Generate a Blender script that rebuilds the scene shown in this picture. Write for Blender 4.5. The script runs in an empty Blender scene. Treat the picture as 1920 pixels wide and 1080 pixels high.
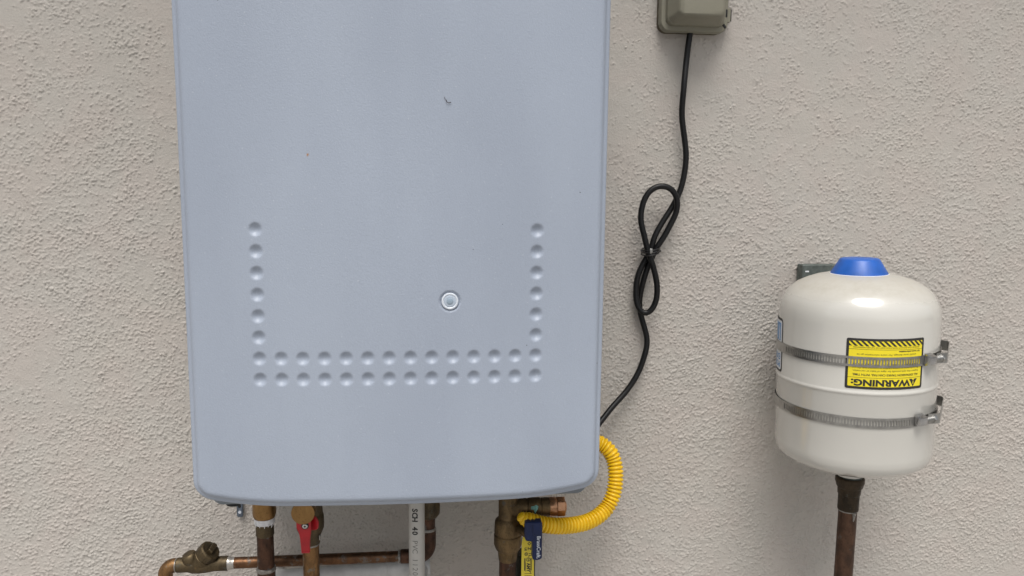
import bpy, bmesh, math
import numpy as np
from mathutils import Vector, Matrix

# ------------------------------------------------------------------ camera, light, exposure
scene = bpy.context.scene
COL = scene.collection
R_ = math.radians

cam_data = bpy.data.cameras.new("camera")
cam_data.sensor_width = 36.0
cam_data.lens = 1450.0 / 1920.0 * 36.0
cam_data.clip_start = 0.02
cam_data.clip_end = 200.0
cam = bpy.data.objects.new("camera", cam_data)
COL.objects.link(cam)
pitch, yaw, roll = R_(7.531), R_(5.994), R_(0.576)
cp, sp, cy_, sy_ = math.cos(pitch), math.sin(pitch), math.cos(yaw), math.sin(yaw)
fwd = Vector((sy_ * cp, cy_ * cp, -sp))
rgt = Vector((cy_, -sy_, 0))
upv = rgt.cross(fwd)
r2 = rgt * math.cos(roll) + upv * math.sin(roll)
u2 = -rgt * math.sin(roll) + upv * math.cos(roll)
m3 = Matrix((r2, u2, -fwd)).transposed()
cam.matrix_world = Matrix.Translation((0.0353, -1.1304, 1.4645)) @ m3.to_4x4()
scene.camera = cam

SUN_EL, SUN_AZ = R_(64), R_(-8)          # overcast light from high in front, a little from the right
world = bpy.data.worlds.new("World")
scene.world = world
world.use_nodes = True
wn = world.node_tree
wn.nodes.clear()
w_out = wn.nodes.new("ShaderNodeOutputWorld")
w_bg = wn.nodes.new("ShaderNodeBackground")
w_sky = wn.nodes.new("ShaderNodeTexSky")
w_sky.sky_type = 'NISHITA'
w_sky.sun_disc = False
w_sky.sun_elevation = SUN_EL
w_sky.sun_rotation = math.pi - SUN_AZ
w_sky.dust_density = 4.0
w_sky.air_density = 1.2
w_hs = wn.nodes.new("ShaderNodeHueSaturation")
w_hs.inputs["Saturation"].default_value = 0.27   # cloud cover takes most of the blue out
w_bg.inputs["Strength"].default_value = 0.07
wn.links.new(w_sky.outputs[0], w_hs.inputs["Color"])
wn.links.new(w_hs.outputs[0], w_bg.inputs[0])
wn.links.new(w_bg.outputs[0], w_out.inputs[0])

sun_d = bpy.data.lights.new("sun", 'SUN')
sun_d.energy = 1.5
sun_d.angle = R_(34)
sun_d.color = (1.0, 0.97, 0.93)
sun = bpy.data.objects.new("sun", sun_d)
COL.objects.link(sun)
to_sun = Vector((math.sin(SUN_AZ) * math.cos(SUN_EL), -math.cos(SUN_AZ) * math.cos(SUN_EL), math.sin(SUN_EL)))
sun.rotation_euler = to_sun.to_track_quat('Z', 'Y').to_euler()
sun.location = (0.5, -3, 4)

scene.view_settings.view_transform = 'Standard'
scene.view_settings.look = 'None'
scene.view_settings.gamma = 1.0
scene.view_settings.exposure = 0.90
scene.view_settings.use_curve_mapping = False

# ------------------------------------------------------------------ mesh helpers
def obj(name, vf, mat, parent=None, sharp=35.0, smooth=True, kind=None):
    """links one mesh object; vertices are given in world space, or in the parent's space when the parent is tilted"""
    v, f = vf
    v = np.asarray(v, float).reshape(-1, 3)
    me = bpy.data.meshes.new(name)
    off = Vector((0, 0, 0))
    p = parent
    if p is not None and not p.get("_local"):
        while p is not None:
            off += p.location
            p = p.parent
    me.from_pydata((v - np.array(off)).tolist(), [], [list(map(int, q)) for q in f])
    me.validate()
    if smooth:
        me.polygons.foreach_set("use_smooth", [True] * len(me.polygons))
        if sharp < 180:
            me.set_sharp_from_angle(angle=R_(sharp))
    me.materials.append(mat)
    o = bpy.data.objects.new(name, me)
    COL.objects.link(o)
    if parent is not None:
        o.parent = parent
        if parent.get("_local"):
            o["_local"] = 1
    if kind:
        o["kind"] = kind
    return o

def thing(name, label, cat, loc, rot=(0, 0, 0), group=None, local=False):
    o = bpy.data.objects.new(name, None)
    o.empty_display_size = 0.02
    COL.objects.link(o)
    o.location = loc
    o.rotation_euler = rot
    o["label"] = label
    o["category"] = cat
    if group:
        o["group"] = group
    if local:
        o["_local"] = 1
    return o

def tag(o, label, cat, group=None):
    o["label"] = label
    o["category"] = cat
    if group:
        o["group"] = group
    return o

def join(*parts):
    V, F, n = [], [], 0
    for v, f in parts:
        v = np.asarray(v, float).reshape(-1, 3)
        V.append(v)
        F += [[i + n for i in q] for q in f]
        n += len(v)
    return np.concatenate(V), F

def xf(vf, M):
    v = np.asarray(vf[0], float)
    M = np.array(M)
    return v @ M[:3, :3].T + M[:3, 3], vf[1]

def frame_from_axis(axis, origin, up=(0, -1, 0)):
    z = Vector(axis).normalized()
    x = Vector(up).cross(z)
    if x.length < 1e-4:
        x = Vector((1, 0, 0)).cross(z)
    x.normalize()
    y = z.cross(x)
    M = Matrix((x, y, z)).transposed().to_4x4()
    M.translation = Vector(origin)
    return M

def lathe(profile, seg=40, cap=True, wob=None):
    """profile: (r, z) pairs, bottom to top or top to bottom"""
    n = len(profile)
    a = np.linspace(0, 2 * np.pi, seg, endpoint=False)
    V = []
    for i, (r, z) in enumerate(profile):
        rr = np.full(seg, r) if wob is None else r * (1 + wob(a, z))
        V.append(np.stack([rr * np.cos(a), rr * np.sin(a), np.full(seg, z)], -1))
    V = np.concatenate(V)
    F = []
    up = profile[-1][1] >= profile[0][1]
    for i in range(n - 1):
        for k in range(seg):
            k2 = (k + 1) % seg
            q = [i * seg + k, i * seg + k2, (i + 1) * seg + k2, (i + 1) * seg + k]
            F.append(q if up else q[::-1])
    if cap:
        b = list(range(seg))
        t = list(range((n - 1) * seg, n * seg))
        F.append(b[::-1] if up else b)
        F.append(t if up else t[::-1])
    return V, F

def lathe_at(profile_zr, x, y, seg=40, wob=None):
    """profile given as (z, r) in world heights round a vertical axis at x, y"""
    v, f = lathe([(r, z) for z, r in profile_zr], seg, True, wob)
    return v + np.array([x, y, 0]), f

def cyl(p0, p1, r, seg=32, bev=0.0, r1=None, up=(0, -1, 0)):
    p0, p1 = Vector(p0), Vector(p1)
    L = (p1 - p0).length
    r1 = r if r1 is None else r1
    prof = [(r, 0), (r1, L)] if bev <= 0 else [(r - bev, 0), (r - bev * .3, bev * .3), (r, bev), (r1, L - bev), (r1 - bev * .3, L - bev * .3), (r1 - bev, L)]
    return xf(lathe(prof, seg), frame_from_axis(p1 - p0, p0, up))

def catmull(P, per=10):
    P = [np.array(p, float) for p in P]
    P = [2 * P[0] - P[1]] + P + [2 * P[-1] - P[-2]]
    out = []
    for i in range(1, len(P) - 2):
        p0, p1, p2, p3 = P[i - 1:i + 3]
        for t in np.linspace(0, 1, per, endpoint=False):
            out.append(.5 * ((2 * p1) + (-p0 + p2) * t + (2 * p0 - 5 * p1 + 4 * p2 - p3) * t * t + (-p0 + 3 * p1 - 3 * p2 + p3) * t ** 3))
    out.append(P[-2])
    return np.array(out)

def resample(P, step):
    d = np.concatenate([[0], np.cumsum(np.linalg.norm(np.diff(P, axis=0), axis=1))])
    n = max(2, int(round(d[-1] / step)) + 1)
    s = np.linspace(0, d[-1], n)
    return np.stack([np.interp(s, d, P[:, k]) for k in range(3)], -1), s

def tube(P, rad, seg=16, caps=True):
    P = np.asarray(P, float)
    n = len(P)
    T = np.gradient(P, axis=0)
    T /= np.linalg.norm(T, axis=1)[:, None]
    rad = np.full(n, rad) if np.isscalar(rad) else np.asarray(rad)
    N = np.cross(T[0], [0, 1, 0.01])
    N /= np.linalg.norm(N)
    a = np.linspace(0, 2 * np.pi, seg, endpoint=False)
    V = []
    for i in range(n):
        N = N - T[i] * (N @ T[i])
        N /= np.linalg.norm(N)
        B = np.cross(T[i], N)
        V.append(P[i] + rad[i] * (np.cos(a)[:, None] * N + np.sin(a)[:, None] * B))
    V = np.concatenate(V)
    F = []
    for i in range(n - 1):
        for k in range(seg):
            k2 = (k + 1) % seg
            F.append([i * seg + k, i * seg + k2, (i + 1) * seg + k2, (i + 1) * seg + k])
    if caps:
        F.append(list(range(seg))[::-1])
        F.append(list(range((n - 1) * seg, n * seg)))
    return V, F

def rrect(cx, cz, w, h, r, seg=6):
    """rounded rectangle outline in the x-z plane, counter-clockwise seen from the front"""
    pts = []
    for sx, sz, a0 in ((1, -1, -90), (1, 1, 0), (-1, 1, 90), (-1, -1, 180)):
        for k in range(seg + 1):
            a = R_(a0 + 90 * k / seg)
            pts.append((cx + sx * (w / 2 - r) + r * math.cos(a), cz + sz * (h / 2 - r) + r * math.sin(a)))
    return pts

def loft(rings, cap0=True, cap1=True):
    """rings: list of (outline, y); outlines share their point count; first ring is the rear"""
    n = len(rings[0][0])
    V = np.array([(x, y, z) for pts, y in rings for x, z in pts])
    F = []
    for i in range(len(rings) - 1):
        for k in range(n):
            k2 = (k + 1) % n
            F.append([i * n + k, i * n + k2, (i + 1) * n + k2, (i + 1) * n + k])
    if cap1:
        F.append(list(range((len(rings) - 1) * n, len(rings) * n)))
    if cap0:
        F.append(list(range(n))[::-1])
    return V, F

def slab(pts, y0, y1, bev=0.0008):
    """outline in x-z turned into a plate from depth y0 (rear) to y1 (front) with a small edge break"""
    P = np.array(pts)
    c = P.mean(0)
    def shrink(d):
        Q = []
        n = len(P)
        for i in range(n):
            a, b, e = P[i - 1], P[i], P[(i + 1) % n]
            n1 = np.array([(b - a)[1], -(b - a)[0]]); n1 = n1 / (np.linalg.norm(n1) + 1e-9)
            n2 = np.array([(e - b)[1], -(e - b)[0]]); n2 = n2 / (np.linalg.norm(n2) + 1e-9)
            m = n1 + n2
            m /= np.linalg.norm(m) + 1e-9
            Q.append(b - m * d)
        return [tuple(q) for q in Q]
    s = np.sign(y1 - y0)
    return loft([(shrink(bev), y0), ([tuple(p) for p in P], y0 + s * bev), ([tuple(p) for p in P], y1 - s * bev), (shrink(bev), y1)])

def round_poly(pts, r, seg=5):
    P = [np.array(p, float) for p in pts]
    rs = r if isinstance(r, (list, tuple)) else [r] * len(P)
    out = []
    for i in range(len(P)):
        a, b, c = P[i - 1], P[i], P[(i + 1) % len(P)]
        d1 = (a - b) / np.linalg.norm(a - b)
        d2 = (c - b) / np.linalg.norm(c - b)
        k = min(rs[i], np.linalg.norm(a - b) * .48, np.linalg.norm(c - b) * .48)
        s, e = b + d1 * k, b + d2 * k
        for t in np.linspace(0, 1, seg):
            out.append(tuple((1 - t) ** 2 * s + 2 * t * (1 - t) * b + t * t * e))
    return out

def box(c, s, bev=0.0, M=None):
    bm = bmesh.new()
    bmesh.ops.create_cube(bm, size=1.0)
    bmesh.ops.scale(bm, vec=s, verts=bm.verts)
    if bev > 0:
        bmesh.ops.bevel(bm, geom=bm.edges[:], offset=bev, segments=3, affect='EDGES', profile=.5)
    v = np.array([w.co[:] for w in bm.verts])
    f = [[w.index for w in q.verts] for q in bm.faces]
    bm.free()
    if M is not None:
        v, f = xf((v, f), M)
    return v + np.array(c), f

def text_vf(body, size, cut=None, align='CENTER', bold=0.0):
    cu = bpy.data.curves.new("lettering", 'FONT')
    cu.body = body
    cu.size = size
    cu.align_x = align
    cu.align_y = 'CENTER'
    cu.resolution_u = 3
    cu.offset = bold
    o = bpy.data.objects.new("lettering", cu)
    COL.objects.link(o)
    bpy.context.view_layer.update()
    me = bpy.data.meshes.new_from_object(o.evaluated_get(bpy.context.evaluated_depsgraph_get()))
    bm = bmesh.new()
    bm.from_mesh(me)
    bmesh.ops.triangulate(bm, faces=bm.faces[:])
    if cut:
        for _ in range(4):
            es = [e for e in bm.edges if e.calc_length() > cut]
            if not es:
                break
            bmesh.ops.subdivide_edges(bm, edges=es, cuts=1)
            bmesh.ops.triangulate(bm, faces=bm.faces[:])
    bm.verts.index_update()
    v = np.array([w.co[:] for w in bm.verts]).reshape(-1, 3)
    f = [[w.index for w in q.verts] for q in bm.faces]
    bm.free()
    bpy.data.objects.remove(o)
    bpy.data.curves.remove(cu)
    bpy.data.meshes.remove(me)
    return v, f

# ------------------------------------------------------------------ material helpers
class NT:
    def __init__(self, name):
        self.m = bpy.data.materials.new(name)
        self.m.use_nodes = True
        self.t = self.m.node_tree
        self.t.nodes.clear()
        self.out = self.t.nodes.new("ShaderNodeOutputMaterial")
        self.b = self.t.nodes.new("ShaderNodeBsdfPrincipled")
        self.t.links.new(self.b.outputs[0], self.out.inputs[0])
        self.co = self.t.nodes.new("ShaderNodeTexCoord").outputs["Object"]

    def n(self, typ, ins=None, **kw):
        nd = self.t.nodes.new(typ)
        for k, v in kw.items():
            setattr(nd, k, v)
        for k, v in (ins or {}).items():
            self.put(nd.inputs[k], v)
        return nd

    def put(self, sock, v):
        if hasattr(v, "is_linked") or isinstance(v, bpy.types.NodeSocket):
            self.t.links.new(v, sock)
        else:
            if isinstance(v, (tuple, list)) and len(v) == 3 and sock.type == 'RGBA':
                v = (*v, 1)
            sock.default_value = v

    def set(self, **kw):
        for k, v in kw.items():
            self.put(self.b.inputs[k.replace("_", " ")], v)

    def noise(self, scale, detail=4, rough=.55, vec=None, dist=0.0):
        return self.n("ShaderNodeTexNoise", {"Vector": vec or self.co, "Scale": scale, "Detail": detail, "Roughness": rough, "Distortion": dist}).outputs[0]

    def ramp(self, fac, stops):
        nd = self.n("ShaderNodeValToRGB", {"Fac": fac})
        e = nd.color_ramp.elements
        while len(e) < len(stops):
            e.new(.5)
        for el, (p, c) in zip(e, stops):
            el.position = p
            el.color = (*c, 1) if len(c) == 3 else c
        return nd.outputs[0]

    def mix(self, fac, a, b, mode='MIX'):
        nd = self.t.nodes.new("ShaderNodeMix")
        nd.data_type = 'RGBA'
        nd.blend_type = mode
        self.put(nd.inputs[0], fac)
        self.put(nd.inputs[6], a)
        self.put(nd.inputs[7], b)
        return nd.outputs[2]

    def math(self, op, a, b=0.0, clamp=False):
        nd = self.n("ShaderNodeMath", operation=op)
        nd.use_clamp = clamp
        self.put(nd.inputs[0], a)
        self.put(nd.inputs[1], b)
        return nd.outputs[0]

    def mrange(self, v, a, b, c=0.0, d=1.0):
        return self.n("ShaderNodeMapRange", {"Value": v, "From Min": a, "From Max": b, "To Min": c, "To Max": d}).outputs[0]

    def bump(self, h, strength, dist):
        nd = self.n("ShaderNodeBump", {"Height": h, "Strength": strength, "Distance": dist})
        self.put(self.b.inputs["Normal"], nd.outputs[0])

    def stretch(self, s):
        return self.n("ShaderNodeMapping", {"Vector": self.co, "Scale": s}).outputs[0]

def g3(v):
    return (v, v, v)

def simple(name, col, rough=.5, metal=0.0, var=.12, scale=60, bump=0.0, bscale=300, spec=.5, coat=0.0):
    m = NT(name)
    lo = tuple(c * (1 - var) for c in col)
    hi = tuple(min(1, c * (1 + var)) for c in col)
    m.set(Base_Color=m.ramp(m.noise(scale, 5), [(.3, lo), (.7, hi)]), Metallic=metal, Specular_IOR_Level=spec,
          Roughness=m.mrange(m.noise(scale * 1.7, 4), .3, .7, rough * .85, min(1, rough * 1.15)))
    if coat:
        m.set(Coat_Weight=coat, Coat_Roughness=.08)
    if bump:
        m.bump(m.noise(bscale, 3), bump, .001)
    return m.m

# stucco: pale greige paint over coarse dash
s = NT("stucco_paint")
big = s.noise(1.7, 5, .6)
mid = s.noise(9, 5, .6)
c0 = s.ramp(big, [(.3, (.434, .406, .368)), (.55, (.452, .425, .389)), (.75, (.460, .429, .386))])
c1 = s.mix(s.mrange(mid, .45, .75, 0, .35), c0, (.422, .394, .355))
c1 = s.mix(s.mrange(s.noise(14, 3, .5), .42, .60, 0, .5), c1, s.mix(1.0, c1, (1.03, .985, .985), 'MULTIPLY'))
grime = s.math('GREATER_THAN', s.noise(95, 2, .5), .80)
c2 = s.mix(s.math('MULTIPLY', grime, .55), c1, (.14, .11, .08))
s.set(Base_Color=c2, Roughness=.75, Specular_IOR_Level=.3)
fine = s.math('ADD', s.math('MULTIPLY', s.noise(300, 3, .6), .55), s.math('MULTIPLY', s.noise(640, 3, .6), .22))
s.bump(fine, .8, .0020)
M_STUCCO = s.m

s = NT("ground_concrete")
s.set(Base_Color=s.ramp(s.noise(4, 8, .65), [(.3, (.27, .26, .245)), (.7, (.36, .345, .325))]), Roughness=.9)
s.bump(s.noise(60, 6), .4, .004)
M_GROUND = s.m

# heater enamel: blue grey, fine orange peel, dust specks, one rust fleck
def paint(name, base, rough):
    s = NT(name)
    v = s.ramp(s.noise(5, 4), [(.3, tuple(c * .975 for c in base)), (.7, tuple(c * 1.025 for c in base))])
    sheen_band = s.noise(7, 3, .5, s.stretch((1, 1, .30)))          # broad upright bands: uneven reflected light put into the paint colour
    v = s.mix(s.mrange(sheen_band, .36, .62, 0, 1.0), v, s.mix(1.0, v, (.92, .922, .932), 'MULTIPLY'))
    grain = s.noise(950, 2, .6)
    v = s.mix(s.mrange(grain, .35, .65, 0, .7), v, s.mix(1.0, v, (.88, .88, .885), 'MULTIPLY'))
    vor = s.n("ShaderNodeTexVoronoi", {"Vector": s.co, "Scale": 34.0})
    sel = s.math('GREATER_THAN', s.n("ShaderNodeSeparateColor", {0: vor.outputs["Color"]}).outputs[0], .60)
    sz = s.mrange(s.n("ShaderNodeSeparateColor", {0: vor.outputs["Color"]}).outputs[1], 0, 1, .008, .030)
    dot = s.math('MULTIPLY', s.math('LESS_THAN', vor.outputs["Distance"], sz), sel)
    v = s.mix(s.math('MULTIPLY', dot, .75), v, (.05, .05, .05))
    vor2 = s.n("ShaderNodeTexVoronoi", {"Vector": s.co, "Scale": 160.0})
    sel2 = s.math('GREATER_THAN', s.n("ShaderNodeSeparateColor", {0: vor2.outputs["Color"]}).outputs[0], .80)
    d2 = s.math('MULTIPLY', s.math('LESS_THAN', vor2.outputs["Distance"], .12), sel2)
    v = s.mix(s.math('MULTIPLY', d2, .22), v, (.62, .64, .66))
    rust = s.n("ShaderNodeVectorMath", {0: s.co, 1: (-.0952, -.277, .413)}, operation='DISTANCE').outputs["Value"]
    v = s.mix(s.mrange(s.math('ADD', rust, s.math('MULTIPLY', s.noise(500, 2), .0022)), .0022, .0034, .85, 0), v, (.33, .15, .03))
    s.set(Base_Color=v, Roughness=rough, Specular_IOR_Level=.42)
    s.bump(s.noise(560, 2), .35, .0006)
    return s.m
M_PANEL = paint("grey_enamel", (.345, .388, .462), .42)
M_CASE = simple("grey_casing_enamel", (.17, .19, .21), .45, 0, .05, 20, .1, 700)

def copper(name, bright, dark, oxide, mixlo, mixhi, ox=.62, rough=.42):
    s = NT(name)
    v = s.stretch((1, 1, .45))
    a = s.math('ADD', s.math('MULTIPLY', s.noise(95, 6, .65, v, .6), .62), s.math('MULTIPLY', s.noise(30, 3, .5), .38))
    col = s.ramp(a, [(mixlo, dark), (mixhi, bright)])
    blot = s.noise(75, 6, .7)
    col = s.mix(s.mrange(blot, ox, ox + .07), col, oxide)
    col = s.mix(s.mrange(s.noise(420, 3, .6), .58, .70, 0, .5), col, tuple(c * .5 for c in dark))
    met = s.mrange(blot, ox, ox + .07, .9, .15)
    s.set(Base_Color=col, Metallic=met, Roughness=s.mrange(s.noise(90, 5), .3, .7, rough * .75, rough * 1.35))
    s.bump(s.noise(200, 4), .18, .001)
    return s.m
M_COPPER = copper("aged_copper", (.21, .105, .052), (.062, .036, .023), (.12, .095, .075), .36, .66, .56)
M_COPPER_D = copper("tarnished_copper", (.135, .070, .045), (.040, .027, .022), (.085, .075, .068), .38, .64, .58, .48)
M_COPPER_B = copper("brown_copper", (.30, .165, .070), (.090, .055, .030), (.15, .13, .095), .38, .62, .60)
M_COPPER_N = copper("new_copper", (.55, .30, .17), (.30, .155, .085), (.20, .12, .07), .34, .66, .64, .3)
M_BRASS = copper("weathered_brass", (.205, .138, .068), (.075, .054, .031), (.065, .055, .04), .36, .64, .60, .5)
M_BRASS_D = copper("dark_brass", (.155, .115, .064), (.058, .047, .033), (.06, .06, .045), .34, .66, .60, .52)
M_BRASS_L = copper("yellow_brass", (.36, .215, .085), (.21, .118, .045), (.14, .085, .035), .3, .72, .66, .4)
M_SOLDER = simple("solder", (.44, .42, .39), .32, .85, .2, 200, .3, 300)
M_SOLDER_D = simple("dull_solder", (.27, .255, .235), .5, .6, .4, 200, .4, 300)
M_TAPE = simple("thread_tape", (.70, .70, .72), .6, 0, .08, 200, .5, 500)
M_PVC = simple("pvc", (.45, .435, .405), .38, 0, .07, 40)
M_PVC_W = simple("white_pvc", (.50, .50, .49), .45, 0, .18, 45)
M_COPPER_R = copper("dull_riser_copper", (.150, .085, .056), (.048, .034, .027), (.08, .065, .055), .36, .66, .60, .48)
M_COLLAR = copper("blackened_brass", (.085, .062, .040), (.030, .025, .020), (.05, .05, .04), .36, .66, .60, .5)
M_INK = simple("black_ink", (.022, .021, .02), .6, 0, .1)
M_INK_G = simple("thin_grey_ink", (.17, .165, .155), .6, 0, .1)
M_RED = simple("red_vinyl", (.40, .006, .013), .38, 0, .15, 80, .1, 300)
M_NAVY = simple("navy_vinyl", (.0055, .0145, .062), .4, 0, .2, 60, .12, 300, .35)
M_WHITE = simple("white_print", (.62, .66, .72), .55, 0, .05)
M_TAGY = simple("yellow_tag_card", (.66, .53, .045), .5, 0, .08, 60)
M_HOSE = simple("yellow_coating", (.80, .50, .012), .34, 0, .10, 90, .08, 300)
M_RUBBER = simple("black_rubber", (.0045, .0045, .005), .42, 0, .2, 80, .1, 500, .35)
M_TIE = simple("black_nylon", (.014, .013, .013), .3, 0, .2, 80)
M_STEEL = simple("stainless_steel", (.38, .375, .36), .33, 1.0, .2, 90, .08, 300)
M_STEEL_B = simple("bright_steel", (.46, .46, .46), .24, 1.0, .15, 120, .05, 300)
M_GALV = simple("galvanised_steel", (.13, .150, .140), .55, .6, .3, 120, .2, 300)
M_ZINC = simple("blue_zinc_steel", (.15, .18, .23), .45, .7, .3, 150, .2, 300)
M_OLIVE = simple("olive_box_paint", (.215, .203, .155), .5, 0, .06, 30, .12, 600)
M_BOX_REAR = simple("dark_box_rear", (.10, .085, .055), .8, 0, .3, 80)  # dark brown for the rear of the outlet box
M_DARK = simple("dark_recess", (.008, .008, .008), .6)
M_IRON = simple("black_iron", (.045, .043, .030), .5, .3, .35, 60, .3, 200)
M_PATINA = simple("verdigris", (.16, .34, .30), .8, 0, .35, 300, .5, 500)
M_BLUE = simple("blue_cap_plastic", (.014, .100, .42), .42, 0, .16, 50, .05, 200)
M_LABELY = simple("yellow_label", (.80, .66, .02), .38, 0, .04, 40)
M_LABELW = simple("white_label", (.72, .74, .77), .4, 0, .03)
M_LABELB = simple("blue_label_print", (.08, .26, .55), .4, 0, .08)
M_LENS_W = simple("milky_plastic", (.60, .64, .70), .25, 0, .04)
M_LENS_B = simple("grey_blue_lens", (.40, .46, .54), .2, 0, .05)
M_LENS_D = simple("lens_centre", (.27, .34, .41), .2, 0, .05)
M_TWIG = simple("dry_twig_bark", (.045, .035, .03), .8, 0, .3)

# tank enamel: glossy cream with dust lying on the dome
s = NT("cream_enamel")
geo = s.n("ShaderNodeNewGeometry")
nz = s.n("ShaderNodeSeparateXYZ", {0: geo.outputs["Normal"]}).outputs[2]
upf = s.mrange(nz, .45, .85)
base = s.ramp(s.noise(12, 3), [(.3, (.540, .525, .483)), (.7, (.562, .547, .503))])
dustn = s.mrange(s.noise(70, 6, .7), .38, .66)
dust = s.math('MULTIPLY', upf, s.math('ADD', s.math('MULTIPLY', dustn, .38), .34))
col = s.mix(dust, base, (.37, .345, .29))
vor = s.n("ShaderNodeTexVoronoi", {"Vector": s.co, "Scale": 75.0})
sep = s.n("ShaderNodeSeparateColor", {0: vor.outputs["Color"]})
spk = s.math('MULTIPLY', s.math('LESS_THAN', vor.outputs["Distance"], .055), s.math('GREATER_THAN', sep.outputs[0], .82))
col = s.mix(s.math('MULTIPLY', spk, s.math('ADD', s.math('MULTIPLY', upf, .6), .12)), col, (.12, .09, .06))
s.set(Base_Color=col, Roughness=s.mrange(dust, 0, .8, .22, .6), Specular_IOR_Level=.5,
      Coat_Weight=s.mrange(dust, .1, .6, 1.0, .05), Coat_Roughness=.04)
s.bump(s.noise(30, 2), .05, .003)
M_TANK = s.m

# ------------------------------------------------------------------ ground
gx = obj("ground", ([(-30, -40, 0), (30, -40, 0), (30, 0.3, 0), (-30, 0.3, 0)], [[0, 1, 2, 3]]), M_GROUND, kind="structure", smooth=False)

# ------------------------------------------------------------------ stucco wall: real relief where the photo looks, coarser beyond
def stucco_wall():
    rng = np.random.default_rng(7)
    dx = .0011
    X0, X1, Z0, Z1 = -.605, 1.04, .815, 1.775
    nx, nz_ = int((X1 - X0) / dx), int((Z1 - Z0) / dx)
    kx = np.fft.fftfreq(nx, dx)[None, :]
    kz = np.fft.fftfreq(nz_, dx)[:, None]
    k = np.hypot(kx, kz)
    def band(lam, width, seed):
        w = np.random.default_rng(seed).standard_normal((nz_, nx))
        H = np.exp(-.5 * ((np.log(np.maximum(k, 1e-6) * lam)) / width) ** 2)
        H[0, 0] = 0
        n = np.fft.ifft2(np.fft.fft2(w) * H).real
        return n / n.std()
    def low(lam, seed):
        w = np.random.default_rng(seed).standard_normal((nz_, nx))
        n = np.fft.ifft2(np.fft.fft2(w) * np.exp(-.5 * (k * lam) ** 2)).real
        n -= n.mean()
        return n / n.std()
    X = X0 + np.arange(nx) * dx
    Z = Z0 + np.arange(nz_) * dx
    XX, ZZ = np.meshgrid(X, Z)
    dens = .30 * low(.07, 3) + .30 * low(.025, 4)
    # hand-floated smoother zones beside the heater and under the outlet box
    def zone(cx, cz, sx, sz, a):
        return a * np.exp(-((XX - cx) / sx) ** 2 - ((ZZ - cz) / sz) ** 2)
    smooth = zone(-.50, 1.62, .25, .22, .25) + zone(.85, 1.62, .35, .18, .2) + zone(-.29, 1.62, .06, .17, 1.1) + zone(.29, 1.60, .06, .16, 1.2) + zone(.42, 1.63, .09, .06, .9) + zone(.60, 1.55, .14, .20, .5) \
        + zone(-.52, 1.20, .05, .08, .8) + zone(.0, 1.0, .13, .10, .6) + zone(-.20, 1.03, .05, .04, .3)
    rough = zone(-.40, .98, .25, .22, .35) + zone(.75, 1.05, .45, .35, .45) + zone(-.52, 1.42, .12, .2, .25) + zone(.38, 1.3, .2, .2, .2)
    cover = np.clip(.58 + .26 * dens * 1.6 - .55 * smooth + .55 * rough, .03, 1.25)
    def lumps(sig_x, sig_z, per_mm2, seed, ang=0.0):
        """thrown-on lumps: random drops smeared to small mounds"""
        r = np.random.default_rng(seed)
        lam = per_mm2 * 1e6 * dx * dx * cover ** 1.4
        imp = r.poisson(lam) * r.uniform(.35, 1.0, (nz_, nx))
        ca, sa = math.cos(ang), math.sin(ang)
        k1, k2 = kx * ca + kz * sa, -kx * sa + kz * ca
        H = np.exp(-2 * np.pi ** 2 * ((k1 * sig_x) ** 2 + (k2 * sig_z) ** 2))
        g = np.fft.ifft2(np.fft.fft2(imp) * H).real
        return g * (2 * np.pi * sig_x * sig_z / dx ** 2)
    p = lumps(.00084, .00070, .028, 21, .6) * 1.15 + lumps(.00066, .00074, .042, 22, .3) * 1.05 + lumps(.00074, .00065, .036, 23, -.5) * 1.0 + lumps(.0012, .0009, .004, 24, .4) * 1.0
    h = .0028 * (1 - np.exp(-p / 1.3)) + .00012 * band(.004, .3, 12) * np.clip(cover, 0, 1) + .00007 * band(.022, .4, 13) + .00012 * low(.05, 14)
    # fade to the plain wall at the border of the detailed area
    e = np.minimum.reduce([(XX - X0), (X1 - dx - XX), (ZZ - Z0), (Z1 - dx - ZZ)])
    h *= np.clip(e / .03, 0, 1)
    # wider, plain wall continues round it with a growing grid
    def ext(a0, a1, lo, hi):
        left = a0 - np.geomspace(dx, a0 - lo, 14)[::-1]
        right = a1 + np.geomspace(dx, hi - a1, 14)
        return left, right
    lx, rx = ext(X[0], X[-1], -5.0, 5.0)
    lz, rz = ext(Z[0], Z[-1], -.05, 3.2)
    XA = np.concatenate([lx, X, rx])
    ZA = np.concatenate([lz, Z, rz])
    HA = np.zeros((len(ZA), len(XA)))
    HA[14:14 + nz_, 14:14 + nx] = h
    gx_, gz_ = np.meshgrid(XA, ZA)
    V = np.stack([gx_, -HA, gz_], -1).reshape(-1, 3)
    ny, nxx = HA.shape
    idx = np.arange(ny * nxx).reshape(ny, nxx)
    Q = np.stack([idx[:-1, :-1], idx[:-1, 1:], idx[1:, 1:], idx[1:, :-1]], -1).reshape(-1)
    me = bpy.data.meshes.new("stucco_wall")
    me.vertices.add(len(V))
    me.vertices.foreach_set("co", V.astype(np.float32).ravel())
    nq = len(Q) // 4
    me.loops.add(len(Q))
    me.loops.foreach_set("vertex_index", Q.astype(np.int32))
    me.polygons.add(nq)
    me.polygons.foreach_set("loop_start", (np.arange(nq) * 4).astype(np.int32))
    me.polygons.foreach_set("use_smooth", np.ones(nq, bool))
    me.update(calc_edges=True)
    me.materials.append(M_STUCCO)
    o = bpy.data.objects.new("stucco_wall", me)
    COL.objects.link(o)
    tag(o, "rough greige stucco house wall behind the heater, pipes and tank", "wall")
stucco_wall()

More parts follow.
